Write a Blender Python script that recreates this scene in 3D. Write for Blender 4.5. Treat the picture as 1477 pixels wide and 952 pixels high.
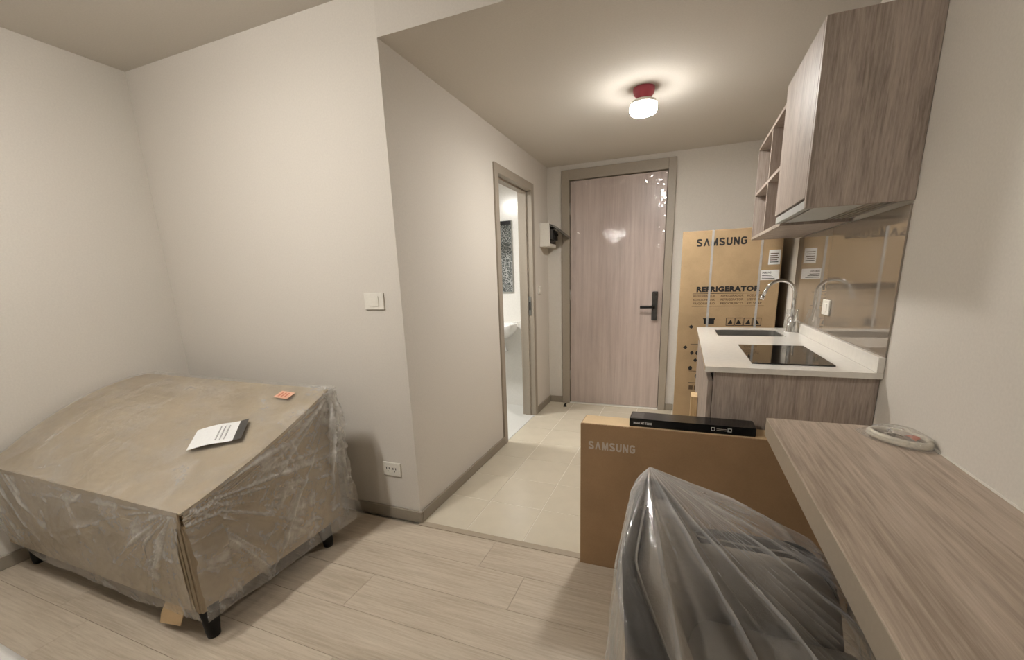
import bpy, bmesh, math, random
from mathutils import Vector, Matrix, noise
from mathutils.bvhtree import BVHTree

for o in list(bpy.data.objects):
    bpy.data.objects.remove(o)
scene = bpy.context.scene
COL = scene.collection
random.seed(7)

# ------------------------------------------------------------------ camera
# metres; origin = floor corner where the corridor starts; +Y runs down the corridor, +Z up
F_PX, PX, PY = 610.216, 743.547, 547.065          # focal length and principal point in a 1477x952 frame
YAW, PITCH, ROLL = 0.378189, -0.231699, 0.032633
cam_data = bpy.data.cameras.new('camera')
cam = bpy.data.objects.new('camera', cam_data)
COL.objects.link(cam)
scene.camera = cam
cam_data.sensor_fit = 'HORIZONTAL'
cam_data.sensor_width = 36.0
cam_data.lens = F_PX / 1477 * 36.0
cam_data.shift_x = (738.5 - PX) / 1477
cam_data.shift_y = (PY - 476.0) / 1477
cam_data.clip_start = 0.02
_r = Matrix.Rotation(YAW, 3, 'Z') @ Matrix.Rotation(PITCH, 3, 'X') @ Matrix.Rotation(ROLL, 3, 'Y')
_rot = Matrix((_r.col[0], _r.col[2], -_r.col[1])).transposed()
cam.matrix_world = Matrix.Translation((1.1988, -1.6385, 1.2048)) @ _rot.to_4x4()

# ------------------------------------------------------------------ world, exposure
world = bpy.data.worlds.new('world')
scene.world = world
world.use_nodes = True
world.node_tree.nodes['Background'].inputs[0].default_value = (0.6, 0.7, 1.0, 1)
world.node_tree.nodes['Background'].inputs[1].default_value = 0.0
scene.view_settings.view_transform = 'Standard'
scene.view_settings.look = 'None'
scene.view_settings.gamma = 1.0
scene.view_settings.use_curve_mapping = False
scene.view_settings.exposure = 0.25
LAMP_MAIN, LAMP_FAR, LAMP_CORRIDOR, LAMP_BATH = 380.0, 220.0, 370.0, 200.0    # emission strengths of the lamps

# room dimensions
L, W, D = 1.61, 1.824, 2.301
HC, HM = 2.164, 2.335
YB = -6.0                       # wall behind the camera

# ------------------------------------------------------------------ helpers
def srgb(r, g, b):
    def f(c):
        c /= 255.0
        return c / 12.92 if c <= 0.04045 else ((c + 0.055) / 1.055) ** 2.4
    return (f(r), f(g), f(b), 1.0)

class MB:
    """collects geometry in world coordinates, built as one mesh"""
    def __init__(self):
        self.bm = bmesh.new()
    def box(self, x0, x1, y0, y1, z0, z1, bev=0.0, seg=1, rot=None, pivot=None):
        m = Matrix.Translation(((x0 + x1) / 2, (y0 + y1) / 2, (z0 + z1) / 2)) @ Matrix.Diagonal((abs(x1 - x0), abs(y1 - y0), abs(z1 - z0), 1))
        r = bmesh.ops.create_cube(self.bm, size=1.0, matrix=m)
        vs = r['verts']
        if bev > 0:
            es = list({e for v in vs for e in v.link_edges})
            rb = bmesh.ops.bevel(self.bm, geom=es, offset=bev, segments=seg, profile=0.5, affect='EDGES')
            vs = list({v for f in rb['faces'] for v in f.verts})
        if rot is not None:
            p = Vector(pivot) if pivot else Vector(((x0 + x1) / 2, (y0 + y1) / 2, (z0 + z1) / 2))
            allv = set(vs)
            for f in {f for v in vs for f in v.link_faces}:
                allv.update(f.verts)
            bmesh.ops.transform(self.bm, matrix=Matrix.Translation(p) @ rot.to_4x4() @ Matrix.Translation(-p), verts=list(allv))
        return self
    def quad(self, *pts):
        self.bm.faces.new([self.bm.verts.new(p) for p in pts])
        return self
    def prism(self, poly, vec):
        """closed polygon (list of points) extruded by vec"""
        vec = Vector(vec)
        a = [self.bm.verts.new(p) for p in poly]
        b = [self.bm.verts.new(Vector(p) + vec) for p in poly]
        n = len(a)
        self.bm.faces.new(a[::-1]); self.bm.faces.new(b)
        for i in range(n):
            self.bm.faces.new((a[i], a[(i + 1) % n], b[(i + 1) % n], b[i]))
        return self
    def tube(self, path, rad, n=12, closed=False):
        path = [Vector(p) for p in path]
        k = len(path)
        rs = rad if isinstance(rad, (list, tuple)) else [rad] * k
        rings = []
        up = None
        for i, p in enumerate(path):
            if closed:
                t = path[(i + 1) % k] - path[i - 1]
            else:
                t = path[min(i + 1, k - 1)] - path[max(i - 1, 0)]
            t.normalize()
            if up is None:
                up = Vector((0, 0, 1)) if abs(t.z) < 0.9 else Vector((1, 0, 0))
            s = t.cross(up)
            if s.length < 1e-5:
                s = t.orthogonal()
            s.normalize(); up = s.cross(t).normalized()
            rings.append([self.bm.verts.new(p + (s * math.cos(a) + up * math.sin(a)) * rs[i]) for a in [2 * math.pi * j / n for j in range(n)]])
        for i in range(k if closed else k - 1):
            A, B = rings[i], rings[(i + 1) % k]
            for j in range(n):
                self.bm.faces.new((A[j], A[(j + 1) % n], B[(j + 1) % n], B[j]))
        if not closed:
            self.bm.faces.new(rings[0][::-1]); self.bm.faces.new(rings[-1])
        return self
    def lathe(self, prof, c, n=28):
        """prof: (radius, z) list; axis vertical through c"""
        rings = []
        for r, z in prof:
            r = max(r, 1e-4)
            rings.append([self.bm.verts.new((c[0] + r * math.cos(2 * math.pi * j / n), c[1] + r * math.sin(2 * math.pi * j / n), c[2] + z)) for j in range(n)])
        for A, B in zip(rings, rings[1:]):
            for j in range(n):
                self.bm.faces.new((A[j], A[(j + 1) % n], B[(j + 1) % n], B[j]))
        self.bm.faces.new(rings[0][::-1]); self.bm.faces.new(rings[-1])
        return self
    def grid(self, fn, nu, nv):
        vs = [[self.bm.verts.new(fn(i / nu, j / nv)) for j in range(nv + 1)] for i in range(nu + 1)]
        for i in range(nu):
            for j in range(nv):
                self.bm.faces.new((vs[i][j], vs[i + 1][j], vs[i + 1][j + 1], vs[i][j + 1]))
        return self
    def add_mesh(self, me, mat):
        n0 = len(self.bm.verts)
        self.bm.from_mesh(me)
        self.bm.verts.ensure_lookup_table()
        bmesh.ops.transform(self.bm, matrix=mat, verts=self.bm.verts[n0:])
        return self
    def build(self, name, mat, parent=None, smooth=False, fix=True):
        bm = self.bm
        if fix:
            bmesh.ops.recalc_face_normals(bm, faces=bm.faces[:])
        off = Vector((0, 0, 0))
        p = parent
        while p is not None:
            off += p.location; p = p.parent
        own = Vector((0, 0, 0))
        if parent is None:      # origin at the base centre of the thing
            xs = [v.co for v in bm.verts]
            own = Vector((sum(v.x for v in xs) / len(xs), sum(v.y for v in xs) / len(xs), min(v.z for v in xs)))
        bmesh.ops.translate(bm, vec=-(off + own), verts=bm.verts[:])
        me = bpy.data.meshes.new(name)
        bm.to_mesh(me); bm.free()
        if smooth:
            for f in me.polygons: f.use_smooth = True
        me.materials.append(mat)
        o = bpy.data.objects.new(name, me)
        COL.objects.link(o)
        o.location = own
        if parent is not None:
            o.parent = parent
        return o

def tag(o, label=None, cat=None, group=None, kind=None):
    if label: o['label'] = label
    if cat: o['category'] = cat
    if group: o['group'] = group
    if kind: o['kind'] = kind
    return o

def thing(name, loc, label, cat, group=None):
    o = bpy.data.objects.new(name, None)
    COL.objects.link(o)
    o.empty_display_size = 0.05
    o.location = loc
    return tag(o, label, cat, group)

def struct(name, loc=None):
    o = bpy.data.objects.new(name, None)
    COL.objects.link(o)
    o.location = loc or (0, 0, 0)
    o['kind'] = 'structure'
    return o

def text_mesh(body, bold=0.0, space=1.0):
    cu = bpy.data.curves.new('t', 'FONT')
    cu.body = body; cu.size = 1.0; cu.offset = bold; cu.space_character = space
    cu.resolution_u = 3
    ob = bpy.data.objects.new('t', cu)
    COL.objects.link(ob)
    bpy.context.view_layer.update()
    me = bpy.data.meshes.new_from_object(ob.evaluated_get(bpy.context.evaluated_depsgraph_get()))
    bpy.data.objects.remove(ob)
    return me

def lettering(name, body, mat, parent, origin, right, up, width, height, bold=0.0, space=1.0, flip=None):
    """text fitted into a width x height rectangle whose lower-left corner is origin"""
    me = text_mesh(body, bold, space)
    xs = [v.co.x for v in me.vertices]; ys = [v.co.y for v in me.vertices]
    x0, x1, y0, y1 = min(xs), max(xs), min(ys), max(ys)
    r, u = Vector(right).normalized(), Vector(up).normalized()
    n = r.cross(u)
    sx, sy = width / (x1 - x0), height / (y1 - y0)
    m = Matrix(((r.x * sx, u.x * sy, n.x, 0), (r.y * sx, u.y * sy, n.y, 0), (r.z * sx, u.z * sy, n.z, 0), (0, 0, 0, 1)))
    m = Matrix.Translation(Vector(origin)) @ m @ Matrix.Translation((-x0, -y0, 0))
    mb = MB(); mb.add_mesh(me, m)
    bpy.data.meshes.remove(me)
    return mb.build(name, mat, parent, fix=False)

def wordmark(name, mat, parent, x0, y, z0, width, height):
    """SAMSUNG in bold strokes on a face that looks towards -Y"""
    def arc(cx, cz, rx, rz, a0, a1, n=8):
        return [(cx + rx * math.cos(math.radians(a0 + (a1 - a0) * i / n)), cz + rz * math.sin(math.radians(a0 + (a1 - a0) * i / n))) for i in range(n + 1)]
    w = 0.22
    h = w / 2
    S = [arc(0.36, 0.74, 0.27, 0.17, 15, 180) + arc(0.36, 0.71, 0.27, 0.16, 190, 250, 4) + arc(0.36, 0.29, 0.28, 0.16, 70, -10, 5) + arc(0.36, 0.26, 0.28, 0.17, -20, -170)]
    A = [[(0.09, 0.0), (0.41, 0.94), (0.73, 0.0)]]
    Mm = [[(0.10, 0.0), (0.16, 1.0)], [(0.16, 0.94), (0.44, 0.10), (0.72, 0.94)], [(0.72, 1.0), (0.78, 0.0)]]
    U = [[(0.10, 1.0), (0.10, 0.36)] + arc(0.37, 0.36, 0.27, 0.27, 180, 360) + [(0.64, 1.0)]]
    N = [[(0.10, 0.0), (0.10, 1.0)], [(0.12, 0.94), (0.62, 0.06)], [(0.64, 0.0), (0.64, 1.0)]]
    G = [arc(0.38, 0.66, 0.28, 0.25, 20, 180) + arc(0.38, 0.34, 0.28, 0.25, 180, 360) + [(0.66, 0.50), (0.40, 0.50)]]
    word = ((S, 0.74), (A, 0.82), (Mm, 0.88), (S, 0.74), (U, 0.74), (N, 0.74), (G, 0.76))
    tot = sum(a for _, a in word) + 0.16 * 6
    mb = MB(); bm = mb.bm
    off = 0.0; k = 0
    for strokes, adv in word:
        for st in strokes:
            for i in range(len(st) - 1):
                p, q = Vector((st[i][0], st[i][1])), Vector((st[i + 1][0], st[i + 1][1]))
                d = (q - p).normalized(); nn = Vector((-d.y, d.x))
                e0 = h * 0.55 if i > 0 else 0.0
                e1 = h * 0.55 if i < len(st) - 2 else 0.0
                k += 1
                c = [p - d * e0 + nn * h, p - d * e0 - nn * h, q + d * e1 - nn * h, q + d * e1 + nn * h]
                bm.faces.new([bm.verts.new((x0 + (off + min(max(v.x, 0), adv)) / tot * width, y - k * 1e-6, z0 + min(max(v.y, 0), 1) * height)) for v in c])
        off += adv + 0.16
    return mb.build(name, mat, parent, fix=False)

# ------------------------------------------------------------------ materials
class NT:
    def __init__(self, name):
        self.m = bpy.data.materials.new(name); self.m.use_nodes = True
        self.t = self.m.node_tree; self.n = self.t.nodes; self.l = self.t.links
        self.b = self.n['Principled BSDF']; self.out = self.n['Material Output']
    def node(self, t, **kw):
        nd = self.n.new(t)
        for k, v in kw.items():
            setattr(nd, k, v)
        return nd
    def link(self, a, b): self.l.new(a, b)
    def coords(self, scale=(1, 1, 1), rand=0.0):
        tc = self.node('ShaderNodeTexCoord')
        mp = self.node('ShaderNodeMapping'); mp.inputs['Scale'].default_value = scale
        self.link(tc.outputs['Object'], mp.inputs['Vector'])
        if rand:
            oi = self.node('ShaderNodeObjectInfo')
            mu = self.node('ShaderNodeMath', operation='MULTIPLY'); mu.inputs[1].default_value = rand
            self.link(oi.outputs['Random'], mu.inputs[0])
            cb = self.node('ShaderNodeCombineXYZ')
            for i in range(3): self.link(mu.outputs[0], cb.inputs[i])
            self.link(cb.outputs[0], mp.inputs['Location'])
        return mp.outputs[0]
    def noise(self, vec, scale, detail=4, rough=0.55, dist=0.0):
        nz = self.node('ShaderNodeTexNoise')
        nz.inputs['Scale'].default_value = scale; nz.inputs['Detail'].default_value = detail
        nz.inputs['Roughness'].default_value = rough; nz.inputs['Distortion'].default_value = dist
        self.link(vec, nz.inputs['Vector'])
        return nz.outputs['Fac']
    def ramp(self, fac, stops):
        r = self.node('ShaderNodeValToRGB')
        e = r.color_ramp.elements
        while len(e) < len(stops): e.new(0.5)
        for el, (p, c) in zip(e, stops):
            el.position = p; el.color = c
        self.link(fac, r.inputs[0])
        return r.outputs[0]
    def bump(self, h, strength=0.2, dist=0.01):
        b = self.node('ShaderNodeBump'); b.inputs['Strength'].default_value = strength; b.inputs['Distance'].default_value = dist
        self.link(h, b.inputs['Height'])
        self.link(b.outputs[0], self.b.inputs['Normal'])
        return b.outputs[0]
    def set(self, **kw):
        for k, v in kw.items():
            self.b.inputs[k.replace('_', ' ')].default_value = v
        return self

def plain(name, col, rough=0.5, metal=0.0, spec=0.5, bump=0.0, bscale=80, coat=0.0):
    t = NT(name); t.set(Base_Color=col, Roughness=rough, Metallic=metal)
    t.b.inputs['Specular IOR Level'].default_value = spec
    if coat: t.b.inputs['Coat Weight'].default_value = coat; t.b.inputs['Coat Roughness'].default_value = 0.05
    v = t.coords()
    nz = t.noise(v, bscale, 3)
    c2 = tuple(min(1, c * 0.94) for c in col[:3]) + (1,)
    t.link(t.ramp(nz, [(0.3, c2), (0.7, col)]), t.b.inputs['Base Color'])
    if bump: t.bump(nz, bump, 0.002)
    return t.m

def wood(name, dark, mid, light, axis, rough=0.45, fine=60, coarse=5.0, rand=0.0, spec=0.4, bump=0.08, stretch=14.0, spread=0.0):
    """grain runs along axis (0,1,2)"""
    t = NT(name)
    s = [1.0, 1.0, 1.0]; s[axis] = 1.0 / stretch
    v = t.coords(tuple(s), rand)
    a = t.noise(v, fine * 2.0, 6, 0.7, 0.25)
    b = t.noise(v, coarse * 2.2, 5, 0.62, 1.1)
    s2 = [1.0, 1.0, 1.0]; s2[axis] = 1.0 / 4.5
    v2 = t.coords(tuple(s2), rand)
    wv = t.noise(v2, coarse, 3, 0.5, 1.8)
    m1 = t.node('ShaderNodeMath', operation='MULTIPLY_ADD'); m1.inputs[1].default_value = 0.50
    t.link(a, m1.inputs[0])
    m2 = t.node('ShaderNodeMath', operation='MULTIPLY'); m2.inputs[1].default_value = 0.28
    t.link(b, m2.inputs[0]); t.link(m2.outputs[0], m1.inputs[2])
    m3 = t.node('ShaderNodeMath', operation='MULTIPLY_ADD'); m3.inputs[1].default_value = 0.22
    t.link(wv, m3.inputs[0]); t.link(m1.outputs[0], m3.inputs[2])
    t.link(t.ramp(m3.outputs[0], [(0.40 - spread, dark), (0.51, mid), (0.63 + spread, light)]), t.b.inputs['Base Color'])
    t.set(Roughness=rough); t.b.inputs['Specular IOR Level'].default_value = spec
    t.bump(a, bump, 0.003)
    return t.m

def cardboard(name, col, rough=0.75, flute=None):
    t = NT(name)
    v = t.coords()
    n1 = t.noise(v, 5, 4); n2 = t.noise(v, 160, 2)
    d = tuple(c * 0.86 for c in col[:3]) + (1,); li = tuple(min(1, c * 1.08) for c in col[:3]) + (1,)
    ad = t.node('ShaderNodeMath', operation='MULTIPLY_ADD'); ad.inputs[1].default_value = 0.25
    t.link(n2, ad.inputs[0]); t.link(n1, ad.inputs[2])
    t.link(t.ramp(ad.outputs[0], [(0.42, d), (0.78, li)]), t.b.inputs['Base Color'])
    t.set(Roughness=rough); t.b.inputs['Specular IOR Level'].default_value = 0.25
    if flute is not None:
        w = t.node('ShaderNodeTexWave'); w.bands_direction = flute; w.inputs['Scale'].default_value = 60
        t.link(v, w.inputs['Vector']); t.bump(w.outputs['Fac'], 0.08, 0.002)
    else:
        t.bump(n1, 0.1, 0.01)
    return t.m

def plastic_film(name, base=0.10, milk=0.25, rough=0.16, scale=6.0, bump=0.5, tint=(0.97, 0.97, 0.96, 1), white=(0.85, 0.85, 0.84, 1), stretch=(1, 1, 1), crease=0.6):
    """thin clear polythene: mostly see-through, milky where it is creased, glossy"""
    t = NT(name)
    v = t.coords(stretch)
    n1 = t.noise(v, scale, 5, 0.6, 0.6)
    n2 = t.noise(v, scale * 3.1, 4, 0.65, 1.4)
    h = t.node('ShaderNodeMath', operation='MULTIPLY_ADD'); h.inputs[1].default_value = 0.45
    t.link(n2, h.inputs[0]); t.link(n1, h.inputs[2])
    bp = t.node('ShaderNodeBump'); bp.inputs['Strength'].default_value = bump; bp.inputs['Distance'].default_value = 0.02
    t.link(h.outputs[0], bp.inputs['Height'])
    tr = t.node('ShaderNodeBsdfTransparent'); tr.inputs[0].default_value = tint
    gl = t.node('ShaderNodeBsdfGlossy'); gl.inputs['Roughness'].default_value = rough; gl.inputs['Color'].default_value = (1, 1, 1, 1)
    t.link(bp.outputs[0], gl.inputs['Normal'])
    df = t.node('ShaderNodeBsdfDiffuse'); df.inputs['Color'].default_value = white
    t.link(bp.outputs[0], df.inputs['Normal'])
    tl = t.node('ShaderNodeBsdfTranslucent'); tl.inputs['Color'].default_value = white
    mk = t.node('ShaderNodeMixShader'); mk.inputs[0].default_value = 0.4
    t.link(df.outputs[0], mk.inputs[1]); t.link(tl.outputs[0], mk.inputs[2])
    # milky amount
    mr = t.node('ShaderNodeMapRange'); mr.inputs['From Min'].default_value = 0.66; mr.inputs['From Max'].default_value = 0.95
    mr.inputs['To Min'].default_value = base; mr.inputs['To Max'].default_value = base + milk
    t.link(h.outputs[0], mr.inputs['Value'])
    at = t.node('ShaderNodeAttribute'); at.attribute_name = 'crease'
    ad = t.node('ShaderNodeMath', operation='MULTIPLY_ADD', use_clamp=True); ad.inputs[1].default_value = crease
    t.link(at.outputs['Fac'], ad.inputs[0]); t.link(mr.outputs[0], ad.inputs[2])
    m1 = t.node('ShaderNodeMixShader'); t.link(ad.outputs[0], m1.inputs[0]); t.link(tr.outputs[0], m1.inputs[1]); t.link(mk.outputs[0], m1.inputs[2])
    lw = t.node('ShaderNodeLayerWeight'); lw.inputs['Blend'].default_value = 0.5; t.link(bp.outputs[0], lw.inputs['Normal'])
    pw = t.node('ShaderNodeMath', operation='POWER'); pw.inputs[1].default_value = 4.0; t.link(lw.outputs['Facing'], pw.inputs[0])
    fr = t.node('ShaderNodeMath', operation='MULTIPLY_ADD'); fr.inputs[1].default_value = 0.45; fr.inputs[2].default_value = 0.06
    t.link(pw.outputs[0], fr.inputs[0])
    m2 = t.node('ShaderNodeMixShader'); t.link(fr.outputs[0], m2.inputs[0]); t.link(m1.outputs[0], m2.inputs[1]); t.link(gl.outputs[0], m2.inputs[2])
    t.link(m2.outputs[0], t.out.inputs['Surface'])
    return t.m

def emitter(name, col, strength):
    t = NT(name)
    t.set(Base_Color=(1, 1, 1, 1)); t.b.inputs['Emission Color'].default_value = col; t.b.inputs['Emission Strength'].default_value = strength
    return t.m

M = {}
M['paint'] = plain('wall_paint', srgb(217, 211, 202), 0.85, spec=0.2, bump=0.05, bscale=140)
M['ceil'] = plain('ceiling_paint', srgb(213, 207, 198), 0.9, spec=0.15, bump=0.04, bscale=140)
M['base'] = plain('taupe_trim', srgb(150, 141, 127), 0.5)
M['frame'] = plain('taupe_frame', srgb(162, 152, 138), 0.45)
M['floor'] = wood('laminate_oak', srgb(164, 150, 132), srgb(188, 175, 157), srgb(206, 194, 177), 0, 0.42, 60, 4.5, rand=37.0, stretch=20, spread=0.05)
M['slab'] = plain('slab', srgb(150, 140, 125), 0.8)
M['tile'] = plain('beige_tile', srgb(205, 196, 177), 0.22, spec=0.5, bscale=9)
M['grout'] = plain('grout', srgb(218, 212, 198), 0.8)
M['btile'] = plain('white_wall_tile', srgb(236, 234, 229), 0.2)
M['bfloor'] = plain('white_floor_tile', srgb(214, 214, 210), 0.3)
M['cab'] = wood('grey_oak_vertical', srgb(138, 126, 117), srgb(170, 157, 147), srgb(191, 178, 167), 2, 0.45, 70, 6, stretch=14)
M['desk'] = wood('grey_oak_lengthwise', srgb(146, 130, 115), srgb(174, 158, 142), srgb(194, 178, 162), 1, 0.42, 60, 5, stretch=26)
M['edge'] = plain('edge_band', srgb(165, 152, 134), 0.5)
M['doorwood'] = wood('pale_door_wood', srgb(160, 145, 136), srgb(189, 174, 164), srgb(210, 197, 187), 2, 0.35, 16, 5, stretch=26, spec=0.5, spread=0.10)
M['shelfin'] = wood('pale_shelf_oak', srgb(140, 127, 117), srgb(163, 150, 140), srgb(180, 168, 158), 2, 0.45, 70, 6, stretch=14)
M['stone'] = plain('white_worktop', srgb(232, 228, 220), 0.07, spec=0.5, bscale=50)
M['steel'] = plain('brushed_steel', srgb(178, 176, 172), 0.28, metal=0.9)
M['chrome'] = plain('chrome', srgb(225, 225, 225), 0.07, metal=1.0)
M['hoodgrey'] = plain('hood_grey', srgb(188, 190, 188), 0.35, metal=0.2)
M['hobglass'] = plain('black_ceramic_glass', srgb(30, 27, 25), 0.05, spec=0.6)
M['black'] = plain('black_gloss', srgb(16, 16, 17), 0.2, spec=0.5)
M['matblack'] = plain('matt_black', srgb(14, 13, 13), 0.5, spec=0.3)
M['dark'] = plain('dark_gap', srgb(30, 27, 24), 0.7)
M['white'] = plain('white_plastic', srgb(232, 228, 218), 0.35)
M['ceramic'] = plain('white_ceramic', srgb(240, 240, 238), 0.12)
M['cb_tv'] = cardboard('brown_carton', srgb(156, 127, 96), flute=None)
M['cb_fr'] = cardboard('kraft_carton', srgb(168, 143, 110))
M['cb_sofa'] = cardboard('packing_cardboard', srgb(166, 151, 129))
M['cb_edge'] = cardboard('cardboard_edge', srgb(186, 167, 140))
M['cb_pale'] = cardboard('pale_carton', srgb(212, 186, 148))
M['ink'] = plain('black_ink', srgb(28, 25, 23), 0.6)
M['inkbrown'] = plain('brown_ink', srgb(92, 72, 50), 0.6)
M['silver'] = plain('silver_print', srgb(190, 180, 168), 0.5)
M['paper'] = plain('white_paper', srgb(228, 228, 226), 0.7)
M['pink'] = plain('pink_sticker', srgb(224, 176, 150), 0.7)
M['red'] = plain('red_ink', srgb(196, 112, 90), 0.6)
M['maroon'] = plain('maroon_plastic', srgb(190, 84, 100), 0.4)
M['wrap'] = plastic_film('polythene_wrap', 0.05, 0.30, 0.08, 7.0, 0.4, crease=0.55)
M['bag'] = plastic_film('polythene_bag', 0.03, 0.14, 0.06, 6.0, 0.35, white=(0.82, 0.82, 0.83, 1), crease=0.6)
M['film'] = plastic_film('door_film', 0.015, 0.05, 0.05, 3.0, 0.06, tint=(0.98, 0.97, 0.98, 1))
M['clearbag'] = plastic_film('small_clear_bag', 0.08, 0.25, 0.12, 30.0, 0.6)
M['strap'] = plastic_film('clear_strap', 0.42, 0.1, 0.2, 10.0, 0.1)
M['fabric'] = plain('grey_fabric', srgb(158, 151, 143), 0.95, spec=0.1, bump=0.3, bscale=400)
M['fabricdk'] = plain('charcoal_fabric', srgb(52, 52, 53), 0.8, spec=0.2, bump=0.2, bscale=400)
M['piping'] = plain('grey_piping', srgb(150, 146, 140), 0.6)
M['plywood'] = wood('pale_plywood', srgb(190, 160, 118), srgb(208, 180, 138), srgb(220, 196, 156), 2, 0.7)
M['sheetwhite'] = plain('white_sheet', srgb(226, 224, 220), 0.6)
M['hose'] = plain('white_hose', srgb(214, 206, 190), 0.4)
M['mirror'] = plain('mirror_silver', srgb(235, 235, 235), 0.02, metal=1.0)
M['greyfilm'] = plain('smoked_lid', srgb(70, 68, 66), 0.25)
def glass_panel():
    t = NT('back_painted_glass')
    t.set(Base_Color=srgb(126, 114, 101), Roughness=0.025, IOR=1.5)
    v = t.coords(); n = t.noise(v, 2, 2)
    t.link(t.ramp(n, [(0.3, srgb(140, 130, 118)), (0.7, srgb(147, 137, 125))]), t.b.inputs['Base Color'])
    t.b.inputs['Specular IOR Level'].default_value = 0.9
    t.b.inputs['Coat Weight'].default_value = 0.6; t.b.inputs['Coat Roughness'].default_value = 0.02
    return t.m
M['splash'] = glass_panel()
def deco_tile():
    t = NT('damask_tile')
    v = t.coords((1, 1, 1))
    vo = t.node('ShaderNodeTexVoronoi'); vo.feature = 'DISTANCE_TO_EDGE'; vo.inputs['Scale'].default_value = 24
    n = t.noise(v, 7, 2, 0.5, 2.0)
    mx = t.node('ShaderNodeMix'); mx.data_type = 'VECTOR'; mx.inputs[0].default_value = 0.12
    tc = t.node('ShaderNodeTexNoise'); tc.inputs['Scale'].default_value = 6; t.link(v, tc.inputs['Vector'])
    t.link(v, mx.inputs[4]); t.link(tc.outputs['Color'], mx.inputs[5])
    t.link(mx.outputs[1], vo.inputs['Vector'])
    t.link(t.ramp(vo.outputs['Distance'], [(0.05, srgb(190, 192, 190)), (0.1, srgb(78, 84, 82)), (0.3, srgb(110, 115, 113)), (0.34, srgb(170, 172, 170))]), t.b.inputs['Base Color'])
    t.set(Roughness=0.25)
    return t.m
M['deco'] = deco_tile()
def led_bulb(name, col, strength, side):
    """LED bulb: the downward face gives most of the light, the rim much less"""
    t = NT(name)
    t.set(Base_Color=(1, 1, 1, 1)); t.b.inputs['Emission Color'].default_value = col
    g = t.node('ShaderNodeNewGeometry'); sp = t.node('ShaderNodeSeparateXYZ'); t.link(g.outputs['True Normal'], sp.inputs[0])
    mr = t.node('ShaderNodeMapRange'); mr.inputs['From Min'].default_value = 0.05; mr.inputs['From Max'].default_value = -0.8
    mr.inputs['To Min'].default_value = strength * side; mr.inputs['To Max'].default_value = strength
    t.link(sp.outputs['Z'], mr.inputs['Value']); t.link(mr.outputs[0], t.b.inputs['Emission Strength'])
    return t.m
M['bulb'] = led_bulb('lamp_glow', (1.0, 0.965, 0.91, 1), LAMP_CORRIDOR, 0.02)
M['bulb_main'] = led_bulb('lamp_glow_room', (1.0, 0.965, 0.91, 1), LAMP_MAIN, 0.7)
M['bulb_far'] = led_bulb('lamp_glow_far', (1.0, 0.965, 0.91, 1), LAMP_FAR, 0.25)
M['bathglow'] = emitter('lamp_glow_bath', (1.0, 0.97, 0.92, 1), LAMP_BATH)

# ------------------------------------------------------------------ structure
T = 0.1
# laminate floor: a slab with planks laid along X
fl = struct('floor', (0, 0, 0))
MB().box(-L, W, YB, 0.0, -0.06, -0.012).build('subfloor', M['slab'], fl)
pw, pl_ = 0.19, 1.22
plank_mesh = {}
row = 0
y = -0.03
while y > YB + 0.01:
    y0 = max(y - pw, YB)
    x = -L - random.random() * pl_
    while x < W:
        a, b = max(x, -L), min(x + pl_, W)
        if b - a > 0.02:
            key = (round(b - a, 3), round(y - y0, 3))
            if key not in plank_mesh:
                o = MB().box(-(b - a) / 2 + 0.0004, (b - a) / 2 - 0.0004, -(y - y0) / 2 + 0.0004, (y - y0) / 2 - 0.0004, -0.012, 0.0, 0.0008).build('plank', M['floor'], fl)
                plank_mesh[key] = o.data
            else:
                o = bpy.data.objects.new('plank', plank_mesh[key]); COL.objects.link(o); o.parent = fl
            o.location = ((a + b) / 2, (y + y0) / 2, 0)
        x += pl_
    y = y0
# corridor floor: 300 mm tiles with pale joints
fc = struct('floor_corridor', (0, 0, 0))
MB().box(0, W, 0.005, D, -0.06, -0.0015).build('mortar_bed', M['grout'], fc)
tm = {}
xs = [0.0] + [0.255 + 0.3 * k for k in range(6)] + [W]
ys = [0.006] + [0.306 + 0.3 * k for k in range(7)] + [D]
for i in range(len(xs) - 1):
    for j in range(len(ys) - 1):
        a, b, c, d = xs[i], xs[i + 1], ys[j], ys[j + 1]
        if b - a < 0.02 or d - c < 0.02: continue
        key = (round(b - a, 3), round(d - c, 3))
        if key not in tm:
            o = MB().box(-(b - a) / 2 + 0.0022, (b - a) / 2 - 0.0022, -(d - c) / 2 + 0.0022, (d - c) / 2 - 0.0022, -0.01, 0.0, 0.0008).build('tile', M['tile'], fc)
            tm[key] = o.data
        else:
            o = bpy.data.objects.new('tile', tm[key]); COL.objects.link(o); o.parent = fc
        o.location = ((a + b) / 2, (c + d) / 2, 0)
tag(MB().box(0.0, W, -0.03, 0.006, -0.03, 0.0025, 0.001).build('trim_1', M['edge']), kind='structure')

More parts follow.
